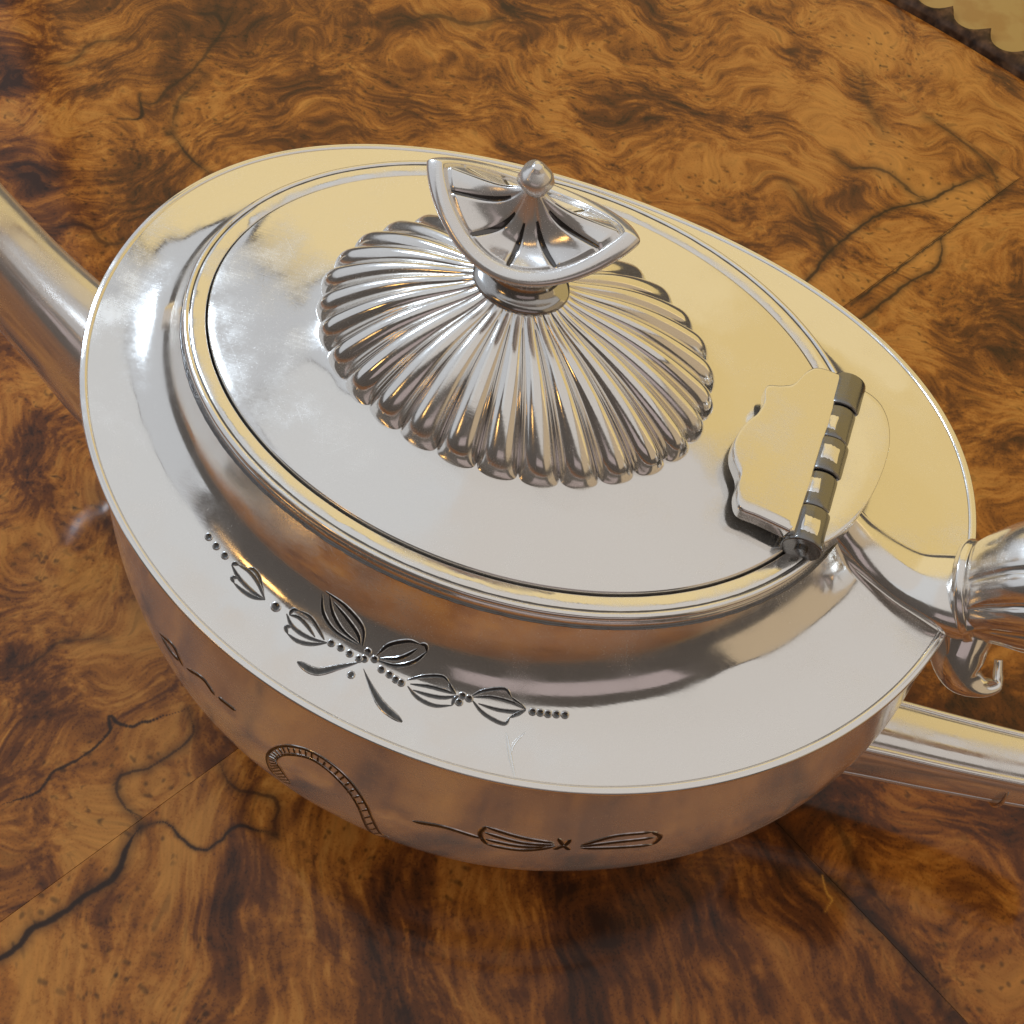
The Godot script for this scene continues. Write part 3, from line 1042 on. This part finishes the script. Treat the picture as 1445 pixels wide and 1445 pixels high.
func finial(pot: Node3D) -> void:
	var f := Node3D.new()
	f.name = "finial"
	pot.add_child(f)
	# the boat-shaped rim: a broad band, rounded over, its under side drawn in to the collar
	var band := [[-0.0023, -0.0009], [-0.00225, -0.0002], [-0.0021, 0.0001], [-0.0018, 0.00024], [-0.0013, 0.00022], [-0.0007, 0.00008], [-0.0002, -0.0002], [0.0001, -0.0006], [0.0001, -0.0011], [-0.0003, -0.0016], [-0.0010, -0.0019]]
	var sec := band.size() + 7
	part("finial_rim", revolve(240, sec, func(t: float, j: int) -> Vector3:
		var p := finial_rim(t)
		var k := mini(j, band.size() - 1)
		var inward := fan_inset(t, -float(band[k][0]))
		var q := Vector3(inward.x, inward.y, p.z + float(band[k][1]))
		if j >= band.size():
			var g := (j - band.size() + 1) / 7.0
			var goal := Vector3(0.0066 * cos(t), 0.0004 + 0.0050 * sin(t), 0.0412)
			q = q.lerp(goal, g)
			q.z -= 0.0014 * sin(PI * g)
		return put(q)), body_silver, f)
	# the fan inside it: a hollow-sided cone with engraved rays
	var rays := 12
	var rows := 24
	part("finial_fan", revolve(rays * 24, rows, func(t: float, j: int) -> Vector3:
		var s := float(j) / (rows - 1)
		var edge := fan_inset(t, 0.0021)
		edge.z -= 0.0002
		var top := Vector3(0.0014 * cos(t), FAN_Y + 0.0013 * sin(t), 0.0545)
		var p := top.lerp(edge, s)
		var g := 1.0 - pow(1.0 - s, 4.6)
		p.z = lerpf(top.z, edge.z, g)
		var u := fposmod(t / TAU * rays + 0.5, 1.0) - 0.5
		p.z -= 0.00038 * exp(-pow(u / (0.075 / maxf(0.35, s) * 0.7), 2.0)) * clampf(s * 5.0, 0.0, 1.0) * clampf((1.02 - s) * 8.0, 0.0, 1.0)
		if s > 0.955:
			p.z -= 0.0005
		return put(p), false), body_silver, f)
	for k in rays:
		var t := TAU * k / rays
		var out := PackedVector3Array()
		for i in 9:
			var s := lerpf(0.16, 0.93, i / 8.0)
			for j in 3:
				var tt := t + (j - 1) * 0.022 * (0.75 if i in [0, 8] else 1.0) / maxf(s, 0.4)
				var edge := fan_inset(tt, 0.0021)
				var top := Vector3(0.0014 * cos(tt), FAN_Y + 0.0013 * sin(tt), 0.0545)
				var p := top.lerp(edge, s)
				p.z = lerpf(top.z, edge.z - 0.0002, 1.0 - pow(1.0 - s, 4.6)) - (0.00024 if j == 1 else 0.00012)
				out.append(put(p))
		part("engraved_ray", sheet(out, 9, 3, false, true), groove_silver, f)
	var ball := [[0.0, 0.0602], [0.0006, 0.0601], [0.0010, 0.0597], [0.0013, 0.0592], [0.0021, 0.0587], [0.0025, 0.0579], [0.0026, 0.0570], [0.0023, 0.0562], [0.0017, 0.0556], [0.0014, 0.0551]]
	part("finial_ball", revolve(40, ball.size(), func(t: float, j: int) -> Vector3:
		var dent := 1.0 + 0.05 * sin(2.0 * t + 40.0 * j)
		return at(ball[j][0] * cos(t) * dent, FAN_Y + ball[j][0] * sin(t) * dent, ball[j][1] - 0.0008 + 0.0002 * cos(3.0 * t) * ball[j][0] / 0.0026), true), body_silver, f)


func hinge(pot: Node3D) -> void:
	var h := Node3D.new()
	h.name = "hinge"
	pot.add_child(h)
	# the barrel: five knuckles on a pin, running square to the pot's long axis
	var a := Vector3(0.0548, 0.0197, 0.0166)
	var b := Vector3(0.0566, -0.0152, 0.0160)
	for k in 5:
		var p := a.lerp(b, k / 5.0 + 0.003)
		var q := a.lerp(b, (k + 1) / 5.0 - 0.003)
		var r := 0.0034 if k % 2 == 0 else 0.0031
		part("knuckle", tube([p, p.lerp(q, 0.08), p.lerp(q, 0.5), p.lerp(q, 0.92), q], [Vector2(r * 0.93, r * 0.93), Vector2(r, r), Vector2(r, r), Vector2(r, r), Vector2(r * 0.93, r * 0.93)], Vector3(1, 0, 0), 28, 3), dark_silver, h)
		if k > 0:       # the tarnish worn off along the top of a knuckle
			var from := [0.0, 0.30, 0.20, 0.16, 0.28][k] as float
			var patch := PackedVector3Array()
			for i in 8:
				for j in 6:
					var w := PI * (0.50 + 0.16 * (k % 2)) - 1.05 * (i / 7.0 - 0.5) * (1.0 + 0.06 * sin(j * 1.3 + k))
					var c := p.lerp(q, from + 0.58 * j / 5.0 + 0.012 * sin(i * 1.1 + k))
					var lift := r * 1.012 - (0.00012 if i in [0, 7] or j in [0, 5] else 0.0)
					patch.append(at(c.x + cos(w) * lift, c.y, c.z + sin(w) * lift))
			part("worn_patch", sheet(patch, 8, 6, false), silver, h)
	part("pin", tube([a + (a - b) * 0.012, a.lerp(b, 0.5), b + (b - a) * 0.012], [Vector2(0.0011, 0.0011), Vector2(0.0011, 0.0011), Vector2(0.0011, 0.0011)], Vector3(1, 0, 0), 16, 2), dark_silver, h)
	# leaves: the lid's, with a shaped edge, and the body's, rounded
	part("lid_leaf", leaf([Vector2(0.0538, 0.0192), Vector2(0.0497, 0.0187), Vector2(0.0478, 0.0170), Vector2(0.0464, 0.0132), Vector2(0.0445, 0.0115), Vector2(0.0421, 0.0100),
		Vector2(0.0426, 0.0070), Vector2(0.0424, 0.0040), Vector2(0.0411, 0.0010), Vector2(0.0404, -0.0030), Vector2(0.0411, -0.0062), Vector2(0.0432, -0.0092), Vector2(0.0437, -0.0125), Vector2(0.0452, -0.0147), Vector2(0.0485, -0.0146), Vector2(0.0545, -0.0146)], 0.0165, 0.0193, -0.10), silver, h)
	part("body_leaf", leaf([Vector2(0.0568, 0.0192), Vector2(0.0590, 0.0188), Vector2(0.0614, 0.0172), Vector2(0.0634, 0.0140), Vector2(0.0646, 0.0095), Vector2(0.0648, 0.0040), Vector2(0.0642, -0.0020), Vector2(0.0628, -0.0075), Vector2(0.0608, -0.0118), Vector2(0.0582, -0.0150)], 0.0135, 0.0176, 0.06), silver, h)


# A plate with a rounded edge; its outline is smoothed, and it slopes along x.
func leaf(outline: Array, low: float, high: float, slope: float) -> ArrayMesh:
	var path := []
	for q: Vector2 in outline:
		path.append(Vector3(q.x, q.y, 0.0))
	var line := smooth_path(path, 5)
	var middle := Vector3.ZERO
	for q in line:
		middle += q / line.size()
	var n := line.size()
	var rows := 9
	var pts := PackedVector3Array()
	for i in n:
		for j in rows:
			var s: float = [1.0, 1.0, 0.995, 0.975, 0.94, 0.88, 0.7, 0.4, 0.0][j]
			var z: float = [low, high - 0.0009, high - 0.0004, high - 0.00012, high, high + 0.00003, high + 0.00005, high + 0.00006, high + 0.00006][j]
			var q := middle.lerp(line[i], s)
			pts.append(at(q.x, q.y, z + slope * (q.x - 0.054)))
	return sheet(pts, n, rows, true)


func spout(pot: Node3D) -> void:
	var path := [Vector3(-0.051, 0.0, -0.0610), Vector3(-0.068, 0.0, -0.0580), Vector3(-0.082, 0.0, -0.0490), Vector3(-0.0935, 0.0, -0.0368), Vector3(-0.1042, 0.0, -0.0238), Vector3(-0.1135, 0.0, -0.0090), Vector3(-0.1210, 0.0, 0.0058), Vector3(-0.1268, 0.0, 0.0190)]
	var sizes := [Vector2(0.0160, 0.0168), Vector2(0.0145, 0.0188), Vector2(0.0125, 0.0172), Vector2(0.0105, 0.0149), Vector2(0.0088, 0.0134), Vector2(0.0078, 0.0117), Vector2(0.0072, 0.0099), Vector2(0.0066, 0.0083)]
	var s := part("spout", tube(path, sizes, Vector3(0, -1, 0), 160, 10, func(w: float, _f: float) -> float:
		# flattened along the top, round below
		var flat_ := 0.84 / maxf(0.3, -sin(w)) if sin(w) < 0.0 else 2.8
		return pow(pow(flat_, -7.0) + pow(1.06, -7.0), -1.0 / 7.0)), body_silver, pot)
	var under := []
	for k in range(1, path.size()):
		var p: Vector3 = path[k]
		var ahead: Vector3 = (path[k] - path[k - 1]).normalized()
		var down := Vector3(0, -1, 0).cross(ahead)
		if down.z > 0.0:
			down = -down
		under.append(p + down * (float(sizes[k].y) * 1.045))
	var thin := []
	for k in under.size():
		thin.append(Vector2(0.0011, 0.0009))
	part("spout_seam", tube(under, thin, Vector3(0, -1, 0), 12, 6), silver, s)


func handle(pot: Node3D) -> void:
	# upper mount: a saddle along the shoulder to the rim, then a fluted socket with a scrolled drop
	part("handle_saddle", tube([Vector3(0.0615, -0.0035, 0.0105), Vector3(0.0665, -0.0042, 0.0082), Vector3(0.0715, -0.0052, 0.0071), Vector3(0.0765, -0.0062, 0.0070), Vector3(0.0815, -0.0062, 0.0072), Vector3(0.0862, -0.0056, 0.0066)],
		[Vector2(0.0042, 0.0040), Vector2(0.0044, 0.0034), Vector2(0.0048, 0.0030), Vector2(0.0056, 0.0031), Vector2(0.0070, 0.0042), Vector2(0.0074, 0.0060)], Vector3(0.25, 1, 0), 40, 6), silver, pot)
	var socket := part("handle_socket", tube([Vector3(0.0862, -0.0042, 0.0071), Vector3(0.0880, -0.0043, 0.0083), Vector3(0.0912, -0.0038, 0.0114), Vector3(0.0952, -0.0032, 0.0148), Vector3(0.1010, -0.0024, 0.0182), Vector3(0.1110, -0.0016, 0.0205), Vector3(0.1250, 0.0000, 0.0215)],
		[Vector2(0.0072, 0.0080), Vector2(0.0078, 0.0086), Vector2(0.0092, 0.0104), Vector2(0.0104, 0.0120), Vector2(0.0108, 0.0124), Vector2(0.0104, 0.0118), Vector2(0.0098, 0.0112)], Vector3(0.1, 1, 0), 144, 6,
		func(w: float, f: float) -> float:
			var lower := smoothstep(0.1, 0.6, cos(w - 3.0))
			return 1.0 + 0.13 * lower * smoothstep(0.10, 0.3, f) * (sqrt(absf(sin(w * 6.0))) - 0.5)), silver, pot)
	part("socket_ring", tube([Vector3(0.0853, -0.0043, 0.0065), Vector3(0.0862, -0.0043, 0.0071), Vector3(0.0872, -0.0043, 0.0078)], [Vector2(0.0078, 0.0086), Vector2(0.0086, 0.0094), Vector2(0.0082, 0.0090)], Vector3(0.1, 1, 0), 60, 4), silver, socket)
	part("scrolled_drop", tube([Vector3(0.0878, -0.0070, 0.0030), Vector3(0.0886, -0.0108, -0.0005), Vector3(0.0910, -0.0134, -0.0030), Vector3(0.0945, -0.0140, -0.0036), Vector3(0.0968, -0.0128, -0.0030), Vector3(0.0963, -0.0110, -0.0020), Vector3(0.0956, -0.0095, -0.0008)],
		[Vector2(0.0054, 0.0052), Vector2(0.0050, 0.0048), Vector2(0.0038, 0.0036), Vector2(0.0021, 0.0017), Vector2(0.0013, 0.0010), Vector2(0.0010, 0.0008), Vector2(0.0008, 0.0007)], Vector3(0, 1, 0), 36, 7), silver, socket)
	# lower arm: a flat-sided tube with ribbed edges that leaves the end of the body
	var path := [Vector3(0.074, -0.0125, -0.0475), Vector3(0.088, -0.0095, -0.0465), Vector3(0.103, -0.0070, -0.0455), Vector3(0.118, -0.0045, -0.0440), Vector3(0.134, -0.002, -0.0410), Vector3(0.150, 0.0, -0.036)]
	var sizes := [Vector2(0.0074, 0.0095), Vector2(0.0072, 0.0090), Vector2(0.0068, 0.0082), Vector2(0.0063, 0.0075), Vector2(0.006, 0.007), Vector2(0.006, 0.007)]
	var arm := part("handle_arm", tube(path, sizes, Vector3(0, -1, 0), 64, 7, func(w: float, _f: float) -> float:
		return 1.0 + 0.05 * cos(4.0 * w + PI)), body_silver, pot)
	for side: float in [-1.0, 1.0]:
		for up: float in [-1.0, 1.0]:
			var line := []
			var thin := []
			for k in path.size():
				line.append(path[k] + Vector3(0, side * sizes[k].x * 0.78, up * sizes[k].y * 0.72))
				thin.append(Vector2(0.0009, 0.0009))
			part("edge_rib", tube(line, thin, Vector3(0, 0, 1), 10, 5), body_silver, arm)
	part("arm_band", tube([Vector3(0.1150, -0.0056, -0.0466), Vector3(0.1154, -0.0055, -0.0466), Vector3(0.1158, -0.0054, -0.0466)], [Vector2(0.0066, 0.0064), Vector2(0.0070, 0.0068), Vector2(0.0066, 0.0064)], Vector3(0, -1, 0), 40, 3), silver, arm)
